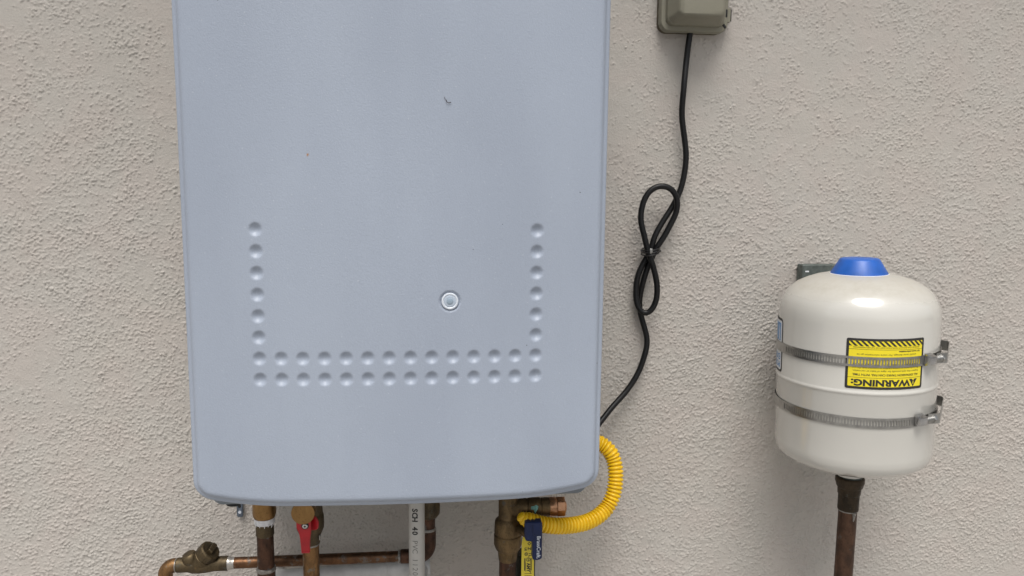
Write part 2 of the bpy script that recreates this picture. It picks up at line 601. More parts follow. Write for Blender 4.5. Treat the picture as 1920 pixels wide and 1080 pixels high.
# ------------------------------------------------------------------ unseen roof eave, added to shade the upper wall
ev = thing("shading_eave", "unseen eave added to darken the top of the stucco wall", "eave", (0, 0, 2.9))
obj("shading_soffit", box((0, -.225, 2.915), (9.9, .45, .03)), simple("shading_soffit_paint", (.42, .39, .35), .7, 0, .05, 10), ev)
obj("shading_fascia", box((0, -.463, 2.97), (9.9, .025, .18), .003), simple("shading_fascia_paint", (.30, .26, .22), .6, 0, .06, 10), ev)

# ------------------------------------------------------------------ water heater
heater = thing("water_heater", "large blue grey metal heater box with rows of round dimples", "water heater", (0, 0, 1.082))
ZB, ZT = 1.100, 1.78
PITCH = .0235
def build_panel():
    Rr = .012
    hw = .2328 - Rr
    zb, zt = ZB + Rr, ZT - Rr
    y0 = -.28
    def grid(lo, hi, f0, f1, fine, coarse):
        a = np.linspace(lo, f0, max(2, int((f0 - lo) / coarse)), endpoint=False)
        b = np.linspace(f0, f1, int((f1 - f0) / fine), endpoint=False)
        c = np.linspace(f1, hi, max(2, int((hi - f1) / coarse)))
        return np.concatenate([a, b, c])
    xs = grid(-hw, hw, -.165, .165, .00125, .0025)
    zs = grid(zb, zt, 1.238, 1.430, .00125, .0035)
    XX, ZZ = np.meshgrid(xs, zs)
    bow = lambda x: .0049 * (x / .15) ** 2
    Y = y0 + bow(XX)
    # faint large waviness of the pressed sheet
    Y += .0005 * np.sin(XX * 21 + 1.2) * np.cos(ZZ * 9)
    D = np.zeros_like(Y)
    cent = []
    for i in range(14):
        for j in (0, 1):
            cent.append((i - 6.5, j))
    for j in range(2, 8):
        cent += [(-6.5, j), (6.5, j)]
    for i, j in cent:
        r = np.hypot(XX - i * PITCH, ZZ - (1.25 + j * PITCH * 1.0057))
        t = np.clip(1 - (r / .0076) ** 2, 0, None)
        D += .0039 * t ** 1.25
    # round recess round the sight plug
    r = np.hypot(XX - .0556, ZZ - 1.3368)
    t = np.clip((.0117 - r) / .0012, 0, 1)
    D += .0022 * t * t * (3 - 2 * t)
    Y = Y + D
    cr = .010
    U = np.maximum(np.abs(XX) - (hw - cr), 0)
    mid = (zb + zt) / 2
    W = np.maximum(np.abs(ZZ - mid) - ((zt - zb) / 2 - cr), 0)
    rad_ = np.hypot(U, W)
    k_ = np.where(rad_ > 1e-9, np.maximum(U, W) / np.maximum(rad_, 1e-9), 1.0)
    XX = XX - np.sign(XX) * U * (1 - k_)
    ZZ = ZZ - np.sign(ZZ - mid) * W * (1 - k_)
    lift = lambda x, z: .0125 * np.clip((np.abs(x) - .125) / .108, 0, None) ** 2.0 * np.clip(1 - (z - zb) / .06, 0, 1)
    ZZ = ZZ + lift(XX, ZZ)
    V = np.stack([XX, Y, ZZ], -1).reshape(-1, 3)
    ny, nx = XX.shape
    idx = np.arange(nx * ny).reshape(ny, nx)
    F = np.stack([idx[:-1, :-1], idx[:-1, 1:], idx[1:, 1:], idx[1:, :-1]], -1).reshape(-1, 4).tolist()
    # perimeter, counter-clockwise from the front
    per = [(0, i) for i in range(nx)] + [(j, nx - 1) for j in range(1, ny)] + [(ny - 1, i) for i in range(nx - 2, -1, -1)] + [(j, 0) for j in range(ny - 2, 0, -1)]
    P0 = np.array([V[idx[a]] for a in per])
    tang = np.roll(P0, -1, 0) - np.roll(P0, 1, 0)
    dirs = np.stack([tang[:, 2], np.zeros(len(P0)), -tang[:, 0]], -1)
    dirs /= np.linalg.norm(dirs, axis=1)[:, None]
    rings = [P0]
    lip = [(.0007 * 6 * .17, .0001), (.0024, .0005), (.0042, .0015), (.0056, .0030), (.0064, .0043), (.0074, .0053), (.0090, .0060), (.0108, .0067), (.0117, .0075), (.0120, .0088), (.0119, .0120)]
    for off_, dep in lip:
        q = P0 + dirs * off_
        q[:, 1] = P0[:, 1] + dep
        rings.append(q)
    rear = -.207
    q = rings[-1].copy(); q[:, 1] = rear; rings.append(q)
    q = q - dirs * .0016; rings.append(q.copy())
    q[:, 1] = rear - .03; rings.append(q)
    n = len(per)
    VV = [V]
    ids = [np.array([idx[a] for a in per])]
    c = len(V)
    for rg in rings[1:]:
        VV.append(rg)
        ids.append(np.arange(c, c + n))
        c += n
    for a, b in zip(ids[:-1], ids[1:]):
        for k in range(n):
            k2 = (k + 1) % n
            F.append([int(a[k2]), int(a[k]), int(b[k]), int(b[k2])])
    return np.concatenate(VV), F
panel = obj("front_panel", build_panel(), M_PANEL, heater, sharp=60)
# casing behind the cover
cz, chh = (1.0775 + ZT + .004) / 2, (ZT + .004 - 1.0775)
rr = lambda d, r: rrect(0, cz, .4610 - 2 * d, chh - 2 * d, r, 8)
obj("casing", loft([(rr(.003, .012), -.018), (rr(0, .014), -.021), (rr(0, .014), -.2035), (rr(.001, .013), -.2050), (rr(.004, .011), -.2055)]), M_CASE, heater)
# sight plug in its recess
plug_f = frame_from_axis((0, -1, 0), (.0556, -.2765, 1.3368), up=(0, 0, 1))
ring = obj("sight_plug", xf(lathe([(.0094, -.001), (.0094, .0022), (.0090, .0030), (.0078, .0032), (.0070, .0026), (.0066, .0024)], 48), plug_f), M_LENS_W, heater)
obj("lens", xf(lathe([(.0066, .0012), (.0066, .0028), (.0058, .0032), (.0042, .0030), (.0001, .0030)], 40), plug_f), M_LENS_B, ring)
obj("lens_centre", xf(lathe([(.0036, .0020), (.0036, .0034), (.0030, .0037), (.0001, .0038)], 32), plug_f), M_LENS_D, ring)
# perforated hanging strip that shows below the casing
strip = round_poly([(-.2515, .9755), (-.2425, .9755), (-.2425, 1.10), (-.2515, 1.10)], [.0035, .0035, .0005, .0005])
mb = obj("mounting_strip", slab(strip, -.006, -.0085), M_ZINC, heater)
for zz in (.9835, .9925, 1.0015):
    obj("bolt_hole", cyl((-.247, -.0084, zz), (-.247, -.0092, zz), .0022, 14, up=(0, 0, 1)), M_LENS_W if zz < .99 else M_DARK, mb)
obj("drain_stub", tube(catmull([(-.213, -.20, 1.084), (-.2135, -.20, 1.0765), (-.206, -.20, 1.0745), (-.198, -.20, 1.0755)], 5), .0016, 8), M_DARK, heater)

# bit of debris stuck on the panel
tw = thing("dry_twig", "tiny dark curved bit of debris stuck to the heater front", "twig", (.053, -.2795, 1.5524))
obj("curved_piece", tube(catmull([(.0512, -.2803, 1.5556), (.0524, -.2808, 1.5531), (.0542, -.2808, 1.5519), (.0562, -.2803, 1.5524), (.0567, -.2803, 1.5529)], 5), np.array([.0002] + [.00036] * 19 + [.0002]), 8), M_TWIG, tw)
obj("straight_piece", tube(np.array([(.0497, -.2802, 1.5582), (.0502, -.2804, 1.5567), (.0507, -.2802, 1.5555)]), np.array([.0002, .00034, .0002]), 8), M_TWIG, tw)

# ------------------------------------------------------------------ outlet box with in-use cover
ob = thing("outlet_box", "olive grey weatherproof outlet box high on the stucco wall", "outlet box", (.409, 0, 1.684))
bx0, bx1, bz0, bz1 = .3596, .4588, 1.6844, 1.86
bcx, bcz, bw, bh = (bx0 + bx1) / 2, (bz0 + bz1) / 2, bx1 - bx0, bz1 - bz0
ri = lambda d, r, ox=0: rrect(bcx + ox, bcz, bw - 2 * d, bh - 2 * d, r, 7)
obj("back_box", loft([(ri(.0005, .013), .004), (ri(.0005, .013), -.0085), (ri(.002, .012), -.0100)]), M_BOX_REAR, ob)
obj("cover_flange", loft([(ri(0, .0135), -.0105), (ri(-.0004, .0135), -.0125), (ri(0, .0135), -.0195), (ri(.0015, .012), -.0218), (ri(.003, .011), -.0222)]), M_OLIVE, ob)
def cov(d, r):
    x0, x1 = .3662 + d, .4535 - d * 1.75
    z0, z1 = 1.6910 + d, bz1 - .006 - d
    return rrect((x0 + x1) / 2, (z0 + z1) / 2, x1 - x0, z1 - z0, r, 7)
cv = obj("cover", loft([(cov(0, .011), -.0215), (cov(.0006, .011), -.026), (cov(.0012, .0105), -.030), (cov(.0022, .010), -.031), (cov(.0072, .008), -.0565), (cov(.0085, .0075), -.0595), (cov(.0105, .0065), -.061)]), M_OLIVE, ob)
lt = obj("latch", loft([(rrect(.4603, 1.7095, .0058, .020, .0022), -.008), (rrect(.4603, 1.7095, .0058, .020, .0022), -.0185), (rrect(.4603, 1.7095, .0045, .0187, .0018), -.0200)]), M_OLIVE, ob)
obj("latch_edge", box((.4636, -.0125, 1.7095), (.0013, .014, .0165), .0004), M_DARK, lt)
obj("latch_slot", box((.4555, -.0221, 1.7115), (.0028, .0014, .0105), .0004), M_DARK, ob)
obj("hinge_notch", slab([(.4488, 1.6962), (.4545, 1.6900), (.4560, 1.6925), (.4528, 1.6968)], -.0215, -.0233, .0003), M_DARK, ob)

# ------------------------------------------------------------------ power cord
CORD = [(0.4080, -.0120, 1.700), (0.4066, -.0120, 1.686), (0.4020, -.0150, 1.650), (0.397, -.022, 1.606), (0.397, -.018, 1.569), (0.402, -.017, 1.539), (0.406, -.017, 1.512), (0.405, -.017, 1.489), (0.402, -.017, 1.471), (0.397, -.017, 1.454), (0.387, -.017, 1.434), (0.375, -.017, 1.415), (0.363, -.018, 1.393), (0.357, -.018, 1.371), (0.348, -.018, 1.355), (0.339, -.018, 1.333), (0.337, -.018, 1.31), (0.339, -.02, 1.292), (0.345, -.022, 1.281), (0.353, -.024, 1.278), (0.361, -.026, 1.286), (0.366, -.027, 1.3), (0.366, -.029, 1.319), (0.362, -.03, 1.338), (0.356, -.031, 1.356), (0.35, -.031, 1.371), (0.344, -.031, 1.392), (0.338, -.029, 1.417), (0.34, -.028, 1.438), (0.347, -.028, 1.455), (0.359, -.029, 1.465), (0.372, -.03, 1.466), (0.383, -.03, 1.461), (0.391, -.029, 1.448), (0.392, -.026, 1.43), (0.386, -.024, 1.414), (0.376, -.022, 1.393), (0.366, -.02, 1.376), (0.357, -.018, 1.355), (0.351, -.017, 1.337), (0.347, -.014, 1.317), (0.345, -.010, 1.295), (0.348, -.010, 1.274), (0.354, -.012, 1.254), (0.358, -.014, 1.234), (0.354, -.016, 1.213), (0.344, -.018, 1.186), (0.327, -.022, 1.161), (0.303, -.03, 1.138), (0.283, -.04, 1.118), (0.261, -.05, 1.097), (.232, -.06, 1.092), (.215, -.065, 1.10)]
cordt = thing("power_cord", "black cord tied in a long figure eight beside the heater", "power cord", (.4005, -.031, 1.684))
cp_, _ = resample(catmull(CORD, 10), .004)
for _k in range(3):
    cp_[1:-1] = .25 * cp_[:-2] + .5 * cp_[1:-1] + .25 * cp_[2:]
obj("cable", tube(cp_, .0043, 16), M_RUBBER, cordt, sharp=180)
kx, ky, kz = .3555, -.0235, 1.3715
ra = np.linspace(0, 2 * np.pi, 40)
loop_ = np.stack([kx + .0125 * np.cos(ra), ky + .0145 * np.sin(ra), kz + .002 * np.cos(ra) + .0012 * np.sin(ra)], -1)
tie = obj("cable_tie", join(tube(loop_, .0014, 8, False), tube(loop_ + np.array([.0005, 0, .0035]), .0012, 8, False), tube(loop_ * 1 + np.array([-.0005, 0, -.0035]), .0012, 8, False)), M_TIE, cordt)
obj("tie_head", box((kx + .0125, ky - .002, kz + .0005), (.0045, .0055, .0040), .001), M_TIE, tie)
obj("tie_tail", tube(np.array([(kx - .011, ky - .003, kz + .0005), (kx - .0145, ky - .006, kz + .0012), (kx - .0165, ky - .006, kz + .0008)]), .0013, 8), M_TIE, tie)
obj("tie_clip", box((kx - .003, ky - .0145, kz + .001), (.0042, .002, .0075), .0008), M_STEEL, tie)

# ------------------------------------------------------------------ yellow corrugated gas hose
HOSE = [(0.1508, -.150, 1.0271), (0.1591, -.149, 1.021), (0.1778, -.146, 1.0124), (0.201, -.14, 1.0057), (0.225, -.13, 1.001), (0.2472, -.12, 0.9995), (0.2667, -.11, 1.0029), (0.2825, -.1, 1.0115), (0.2918, -.095, 1.0266), (0.2964, -.09, 1.0443), (0.2971, -.085, 1.0623), (0.2948, -.08, 1.0765), (0.2887, -.078, 1.0879), (0.2797, -.075, 1.0958), (0.2695, -.075, 1.1009), (0.2546, -.075, 1.1044), (.232, -.075, 1.106), (.215, -.075, 1.106)]
hp = catmull(HOSE, 12)
for _k in range(20):
    hp[1:-1] = .25 * hp[:-2] + .5 * hp[1:-1] + .25 * hp[2:]
hp, hs = resample(hp, .00042)
ph = (hs / .0054) % 1.0
ribf = np.sqrt(np.clip(1 - (2 * ph - 1) ** 2, 0, 1))
rad = .0068 + .0046 * ribf ** 1.0
rad = np.where(hs < .016, rad * (.45 + .55 * np.clip(hs / .016, 0, 1) ** .7), rad)
hose = obj("gas_hose", tube(hp, rad, 28), M_HOSE, None, sharp=180)
hose.location = (0, 0, 0)
tag(hose, "yellow ribbed gas hose curving round the heater's lower corner", "gas hose")

# ------------------------------------------------------------------ gas valve with tee
gv = thing("gas_valve", "weathered brass gas valve with a side outlet on a dark pipe", "valve", (.139, -.12, 0.0))
GX, GY = .1392, -.12
obj("valve_body", lathe_at([(1.084, .0133), (1.013, .0133), (1.0112, .0142), (1.0075, .0178), (1.0045, .0184), (.9930, .0190), (.9905, .0190), (.9895, .0184), (.9880, .0184), (.9870, .0193), (.9735, .0194), (.9718, .0186), (.9665, .0170), (.9655, .0150), (.9640, .0141), (.9515, .0128), (.9495, .0124)], GX, GY, 44), M_BRASS, gv)
obj("pipe", lathe_at([(.951, .0119), (0.003, .0120)], GX, GY, 32), M_COPPER_D, gv)
tz = 1.0245
def xcyl(profile, x0, y, z, seg=36):
    """profile (dx, r) along +x"""
    return xf(lathe([(r, d) for d, r in profile], seg), frame_from_axis((1, 0, 0), (x0, y, z)))
ou = obj("side_outlet", xcyl([(0, .0132), (.0245, .0132), (.0252, .0121), (.0262, .0121), (.0268, .0136), (.0430, .0136), (.0438, .0124), (.0446, .0124), (.0452, .0131), (.0560, .0131)], .1400, GY, tz), M_BRASS, gv)
obj("verdigris_patch", xf(lathe([(.0001, .0008), (.0025, .0007), (.0047, .0002), (.0048, -.0006)], 9, wob=lambda a, z: .35 * np.sin(3 * a + 1) + .2 * np.cos(5 * a)), frame_from_axis((0, -1, .25), (.1745, GY - .0133, tz + .004), up=(1, 0, 0))), M_PATINA, ou)
obj("shiny_collar", xcyl([(0, .0129), (.0015, .0134), (.0085, .0134), (.0105, .0127), (.0112, .0119)], .1960, GY, tz), M_COPPER_N, gv)
cap = obj("copper_cap", xcyl([(0, .0122), (.0007, .0142), (.0105, .0140), (.0115, .0130), (.0118, .0092)], .2060, GY, tz, 8), M_COPPER_N, gv, sharp=30)
obj("cap_nub", xcyl([(0, .0072), (.0022, .0070), (.0030, .0058)], .2170, GY, tz), M_COPPER_N, cap)
obj("valve_stem", cyl((.150, -.124, 1.000), (.1640, -.150, .9995), .0065, 24, .0008), M_BRASS, gv)
hnd = obj("handle", slab(round_poly([(.1578, .9975), (.1660, .9960), (.1674, .9955), (.1677, .9700), (.1750, .9695), (.1806, .9715), (.1803, 1.0232), (.1570, 1.0240)], [.003, .001, .0005, .004, .006, .005, .003, .003]), -.1515, -.1655, .0014), M_NAVY, gv)
t = text_vf("BrassCraft.", .0071, bold=.00008)
v = t[0]
v = np.stack([.1755 + v[:, 1], np.full(len(v), -.16565), .9882 - v[:, 0]], -1)
obj("handle_lettering", (v, t[1]), M_WHITE, hnd, smooth=False)
obj("moulded_line", tube(catmull([(.1672, -.1656, 1.0190), (.1676, -.1657, 1.0110), (.1688, -.1657, 1.0040), (.1690, -.1656, .9960)], 4), .0006, 8), M_NAVY, hnd)

# ------------------------------------------------------------------ printed yellow tag and the iron pipe it hangs before
ip = lathe_at([(.947, .0138), (.945, .0145), (.003, .0145)], .1667, -.095, 32)
tag(obj("iron_pipe", ip, M_IRON), "dark olive iron pipe standing just behind the yellow tag", "pipe")
tg = thing("hang_tag", "yellow printed tag hanging behind the navy valve handle", "tag", (.166, -.135, .989))
def tag_sheet():
    pts = round_poly([(.1562, .86), (.1754, .86), (.1735, .9826), (.1665, .9822), (.1625, .9845), (.1602, .9895), (.1583, .9890), (.1568, .980)], [.003, .003, .002, .003, .003, .0015, .0015, .003], 4)
    v, f = slab(pts, -.1340, -.1348, .0002)
    return v, f
sheet = obj("tag_card", tag_sheet(), M_TAGY, tg)
def flat_text(body, size, x, z, y, rot=0, bold=0.0):
    v, f = text_vf(body, size, bold=bold)
    c, s_ = math.cos(R_(rot)), math.sin(R_(rot))
    a = v[:, 0] * c - v[:, 1] * s_
    b = v[:, 0] * s_ + v[:, 1] * c
    return np.stack([x + a, np.full(len(v), y), z + b], -1), f
def flat_rect(x0, x1, z0, z1, y):
    return np.array([(x0, y, z0), (x1, y, z0), (x1, y, z1), (x0, y, z1)]), [[0, 1, 2, 3]]
yt = -.13490
dia = []
for r0, r1 in ((.0026, .0014),):
    o4 = [(0, -r0), (r0, 0), (0, r0), (-r0, 0)]
    i4 = [(0, -r1), (r1, 0), (0, r1), (-r1, 0)]
    V = [(.1672 + a, yt, .9790 + b) for a, b in o4 + i4]
    dia = (np.array(V), [[k, (k + 1) % 4, 4 + (k + 1) % 4, 4 + k] for k in range(4)])
def disc_ring(cx, cz_, r0, r1, y, seg=18):
    a = np.linspace(0, 2 * np.pi, seg, endpoint=False)
    V = [(cx + r0 * math.cos(q), y, cz_ + r0 * math.sin(q)) for q in a] + [(cx + r1 * math.cos(q), y, cz_ + r1 * math.sin(q)) for q in a]
    return np.array(V), [[k, (k + 1) % seg, seg + (k + 1) % seg, seg + k] for k in range(seg)]
prints = [dia, flat_text("Z", .0062, .1672, .9718, yt, -90, .0002), flat_text("US", .0040, .1620, .9712, yt, -90, .0002),
          disc_ring(.1632, .9640, .0025, .0016, yt), flat_text("UL", .0026, .1632, .9640, yt, -90, .0001), flat_text("TL", .0060, .1684, .9630, yt, -90, .0002),
          disc_ring(.1660, .9560, .0030, .0022, yt), flat_text("CSA", .0025, .1660, .9560, yt, -90, .0001),
          flat_text("AMY", .0062, .1662, .9445, yt, -90, .0003), flat_rect(.1606, .1622, .9400, .9580, yt), flat_rect(.1690, .1697, .9360, .9580, yt),
          flat_rect(.1703, .1711, .9400, .9580, yt), flat_rect(.1610, .1711, .9352, .9359, yt), flat_rect(.1610, .1711, .9322, .9329, yt), flat_rect(.1626, .1630, .9380, .9520, yt)]
obj("tag_printing", join(*prints), M_INK, sheet, smooth=False)

# ------------------------------------------------------------------ water pipe with thread tape
wp = thing("water_pipe", "dark copper water pipe wrapped with white thread tape", "pipe", (-.185, -.13, 0))
WX, WY = -.1850, -.13
obj("brass_fitting", lathe_at([(1.084, .0146), (1.060, .0148), (1.0440, .0149), (1.0345, .0151), (1.0310, .0146), (1.0280, .0133), (1.0272, .0125)], WX, WY, 40), M_BRASS_L, wp)
rngt = np.random.default_rng(5)
obj("thread_tape", lathe_at([(1.0285, .0120), (1.0276, .0134), (1.0255, .0131), (1.0240, .0134), (1.0222, .0130), (1.0205, .0131), (1.0192, .0118)], WX, WY, 48, wob=lambda a, z: .02 * np.sin(5 * a + z * 900) + .012 * np.sin(11 * a)), M_TAPE, wp)
def frag(ang, z0, L, w):
    r = .0128
    return tube(np.array([(WX + r * math.sin(ang), WY - r * math.cos(ang), z0 + .002), (WX + (r - .0004) * math.sin(ang + .03), WY - (r - .0004) * math.cos(ang + .03), z0 - L * .5), (WX + (r - .001) * math.sin(ang), WY - (r - .001) * math.cos(ang), z0 - L)]), np.array([w, w * .7, w * .3]), 6)
obj("tape_fray", join(*[frag(a, 1.0200, L, .0007) for a, L in ((-.9, .003), (-.35, .0025), (.15, .0035), (.55, .0022), (.95, .0045), (1.2, .003))]), M_TAPE, wp)
obj("adapter", lathe_at([(1.0222, .0110), (1.0205, .0117), (1.0040, .0117), (1.0026, .0108)], WX, WY, 40), M_BRASS_D, wp)
obj("pipe", lathe_at([(1.0035, .0107), (.9588, .0110), (.9580, .0116), (0.003, .0116)], WX, WY, 40), M_COPPER_D, wp)
obj("solder_ring", lathe_at([(.9590, .0112), (.9580, .0124), (.9560, .0127), (.9535, .0122), (.9525, .0114)], WX, WY, 40, wob=lambda a, z: .03 * np.sin(2 * a + z * 700)), M_SOLDER_D, wp)

# ------------------------------------------------------------------ hot side service valve with red lever
sv = thing("service_valve", "brass valve with red lever and round front cap", "valve", (-.126, -.13, 0))
HX, HY = -.1262, -.13
obj("valve_body", lathe_at([(1.084, .0150), (1.0437, .0158), (1.0330, .0166), (1.0300, .0170), (1.0290, .0176), (1.0193, .0181), (1.0110, .0178), (1.0095, .0170), (1.0050, .0152), (1.0035, .0146), (1.0020, .0136), (.9905, .0124), (.9890, .0112)], HX, HY, 40), M_BRASS_D, sv)
obj("pipe", lathe_at([(.9910, .0108), (0.003, .0109)], HX, HY, 36), M_COPPER_B, sv)
obj("solder_ring", lathe_at([(.9905, .0110), (.9893, .0119), (.9878, .0116), (.9868, .0109)], HX, HY, 36), M_SOLDER_D, sv)
obj("drain_port", cyl((HX, HY - .010, 1.0545), (HX, HY - .044, 1.0545), .0118, 36, up=(0, 0, 1)), M_BRASS_D, sv)
obj("port_cap", cyl((HX, HY - .040, 1.0545), (HX, HY - .055, 1.0545), .0146, 44, .0012, up=(0, 0, 1)), M_BRASS_L, sv)
obj("lever_stem", cyl((HX, HY - .012, 1.0318), (HX, HY - .040, 1.0318), .0062, 24, up=(0, 0, 1)), M_BRASS_D, sv)
lev = obj("lever", join(
    slab(round_poly([(-.1318, .9952), (-.1212, .9952), (-.1205, 1.0150), (-.1190, 1.0225), (-.1190, 1.0420), (-.1370, 1.0420), (-.1374, 1.0280), (-.1342, 1.0220), (-.1332, 1.0150)], [.001, .001, .006, .004, .003, .004, .006, .004, .006]), -.1660, -.1702, .0009)), M_RED, sv)
obj("lever_wing", join(xf(slab(round_poly([(-.007, .003), (.0055, .0065), (.0068, .0165), (.0015, .0240), (-.007, .0240)], [.002, .003, .004, .003, .001]), .0, -.003, .0006), Matrix.Translation((-.1155, -.1600, 1.0170)) @ Matrix.Rotation(R_(-24), 4, 'Z'))), M_RED, lev)
obj("lever_lip", tube(np.array([(-.1316, -.1700, .9958), (-.1214, -.1700, .9958)]), .0010, 8), M_RED, lev)
sc = obj("screw", xf(lathe([(.0046, -.001), (.0046, .0012), (.0042, .0016), (.0001, .0016)], 24), frame_from_axis((0, -1, 0), (-.1262, -.1698, 1.0318), up=(0, 0, 1))), M_DARK, sv)
obj("screw_head", xf(lathe([(.0034, .0010), (.0034, .0024), (.0028, .0030), (.0012, .0032), (.0001, .0032)], 20), frame_from_axis((0, -1, 0), (-.1262, -.1698, 1.0318), up=(0, 0, 1))), M_STEEL_B, sc)
obj("screw_slot", join(box((-.1262, -.1730, 1.0318), (.0030, .0005, .0009)), box((-.1262, -.17305, 1.0318), (.0009, .0005, .0030))), M_DARK, sc)
obj("hang_tab", box((HX + .0132, HY - .007, 1.0000), (.0022, .004, .0070), .0005), M_SOLDER_D, sv)

# ------------------------------------------------------------------ copper cross pipe with check valve and elbows
xp = thing("copper_cross_pipe", "horizontal copper pipe with check valve between two elbows", "pipe", (-.333, -.07, .9355))
PY, PZ = -.07, .9355
obj("pipe", xcyl([(0, .0079), (.262, .0079)], -.262, PY, PZ), M_COPPER, xp)
# right elbow rising to a union nut
ea = np.linspace(0, np.pi / 2, 12)
bend = [(.002, PY, PZ)] + [(.0125 + .0168 * math.sin(q), PY, PZ + .0168 * (1 - math.cos(q))) for q in ea] + [(.0293, PY, .9745)]
obj("elbow", tube(np.array(bend), .0110, 28), M_COPPER_D, xp)
obj("elbow_sleeve", xcyl([(0, .0090), (.0015, .0101), (.012, .0101), (.018, .0101)], -.0105, PY, PZ), M_COPPER_D, xp)
obj("solder_joint", xcyl([(0, .0080), (.0012, .0091), (.0030, .0098), (.0036, .0090)], -.0138, PY, PZ), M_SOLDER_D, xp)
obj("solder_ring", lathe_at([(.9740, .0108), (.9750, .0114), (.9768, .0112), (.9780, .0102)], .0293, PY, 32), M_SOLDER_D, xp)
obj("riser_pipe", lathe_at([(.9760, .0099), (.9950, .0100)], .0293, PY, 32), M_COPPER_D, xp)
obj("union_nut", lathe_at([(.9930, .0105), (.9942, .0130), (.9990, .0165), (1.0015, .0169), (1.0120, .0169), (1.0135, .0162), (1.084, .0162)], .0293, PY, 32), M_BRASS_D, xp)
# check valve
cvx = obj("check_valve", join(xcyl([(0, .0088), (.0008, .0102), (.0150, .0102), (.0170, .0108), (.0220, .0122), (.0300, .0125), (.0400, .0118), (.0480, .0106), (.0520, .0102), (.0690, .0102), (.0698, .0088)], -.3190, PY, PZ),
    xf(lathe([(.0001, -.006), (.0095, -.005), (.0112, .002), (.0110, .0075), (.0095, .0105), (.0080, .0120), (.0001, .0124)], 24), frame_from_axis((-.35, -.15, .93), (-.2985, PY - .001, PZ + .0065))),
    xf(lathe([(.0128, -.010), (.0135, .004), (.0140, .0105), (.0132, .0112), (.0132, .0119), (.0144, .0124)], 36), frame_from_axis((.66, -.20, .72), (-.2880, PY, PZ + .0050)))), M_BRASS_D, xp)
bon = frame_from_axis((.66, -.20, .72), (-.2880, PY, PZ + .0050))
bn = obj("bonnet", xf(lathe([(.0144, .0126), (.0148, .0135), (.0148, .0240), (.0140, .0255), (.0128, .0262), (.0001, .0264)], 12), bon), M_BRASS_D, xp, sharp=25)
obj("bonnet_key", xf(box((0, 0, .0285), (.0068, .0170, .0062), .0010), bon), M_BRASS_D, bn)
t = text_vf("Y", .009, bold=.0004)
obj("cast_mark", join((np.stack([-.2895 + t[0][:, 0] * .8 + t[0][:, 1] * .6, np.full(len(t[0]), PY - .0127), PZ + .002 - t[0][:, 0] * .6 + t[0][:, 1] * .8], -1), t[1])), M_BRASS, cvx, smooth=False)
obj("solder_joint", xcyl([(0, .0096), (.0010, .0098), (.0045, .0084), (.0090, .0080)], -.2502, PY, PZ), M_SOLDER, xp)
obj("solder_joint", xcyl([(0, .0084), (.0012, .0094), (.0050, .0098), (.0056, .0090)], -.3246, PY, PZ), M_SOLDER, xp)
bend = [(-.3205, PY, PZ)] + [(-.3215 - .0135 * math.sin(q), PY, PZ - .0135 * (1 - math.cos(q))) for q in ea] + [(-.3350, PY, .905)]
obj("elbow", tube(np.array(bend), .0098, 28), M_COPPER_B, xp)
obj("drop_pipe", lathe_at([(.907, .0079), (.003, .0079)], -.3350, PY, 28), M_COPPER, xp)

# ------------------------------------------------------------------ PVC drain
pv = thing("pvc_drain_pipe", "upright off-white plastic drain pipe printed with black lettering", "pipe", (.0142, -.13, 0))
DX, DY, DR = .0142, -.13, .0107
dp = obj("pipe", lathe_at([(1.084, DR), (.003, DR)], DX, DY, 48), M_PVC, pv)
def on_pipe(body, size, zc, bold, off=-.10):
    """letters read downwards, wrapped on the pipe's front"""
    v, f = text_vf(body, size, cut=.0016, bold=bold)
    th = off + v[:, 1] / DR
    return np.stack([DX + (DR + .00012) * np.sin(th), DY - (DR + .00012) * np.cos(th), zc - v[:, 0]], -1), f
bold_t, thin_t = [], []
z = 1.0345
for ch in "SCH 40 PVC 1120 6":
    if ch != " ":
        heavy = z > .990 or ch == "6"
        (bold_t if heavy else thin_t).append(on_pipe(ch, .0102, z, .00040 if heavy else .00004, -.24))
    z -= .00640
obj("bold_print", join(*bold_t), M_INK, dp, smooth=False, kind="stuff")
obj("faint_print", join(*thin_t), M_INK_G, dp, smooth=False, kind="stuff")
# near-level branch behind the risers
a0, a1 = Vector((-.176, -.040, .8950)), Vector((-.020, -.040, .9020))
obj("branch_pipe", tube(np.array([(-.200, .004, .8938), (-.1995, -.014, .8938), (-.196, -.028, .8940), (-.188, -.037, .8944), tuple(a0), tuple(a1)]), .0120, 28), M_PVC_W, pv)
d_ = (a1 - a0).normalized()
obj("branch_coupling", cyl(a1 - d_ * .010, a1 + d_ * .052, .0142, 32, .001), M_PVC_W, pv)
obj("branch_stub", cyl((.020, -.041, .903), (.0142, -.125, .903), .0100, 24, up=(0, 0, 1)), M_PVC_W, pv)

# ------------------------------------------------------------------ expansion tank (hung upside down)
TR = .1030
TLOC, TROT = (.6258, -.13, 1.058), (0, -.0225, 0)
tank = thing("expansion_tank", "cream enamelled expansion tank with a blue plastic cap", "tank", TLOC, TROT, local=True)
prof = [(.0170, .004), (.0170, .0155), (.030, .0180), (.050, .0218), (.068, .0262), (.0800, .0298), (.0890, .0336), (.0955, .0380), (.0998, .0425), (.1021, .0500), (TR, .0590), (TR, .1455), (TR + .0006, .1472), (TR + .0014, .1486), (TR + .0014, .1504), (TR + .0006, .1518), (TR, .1536), (TR, .2330), (.1024, .2440), (.1002, .2540), (.0960, .2632), (.0895, .2712), (.0800, .2785), (.0680, .2845), (.0560, .2888), (.0440, .2915), (.0300, .2930), (.0001, .2935)]
obj("shell", lathe(prof, 128), M_TANK, tank, sharp=70)
obj("cap", lathe([(.0368, .2890), (.0370, .2920), (.0366, .2932), (.0262, .3105), (.0250, .3122), (.0232, .3130), (.0001, .3133)], 56), M_BLUE, tank, sharp=50)
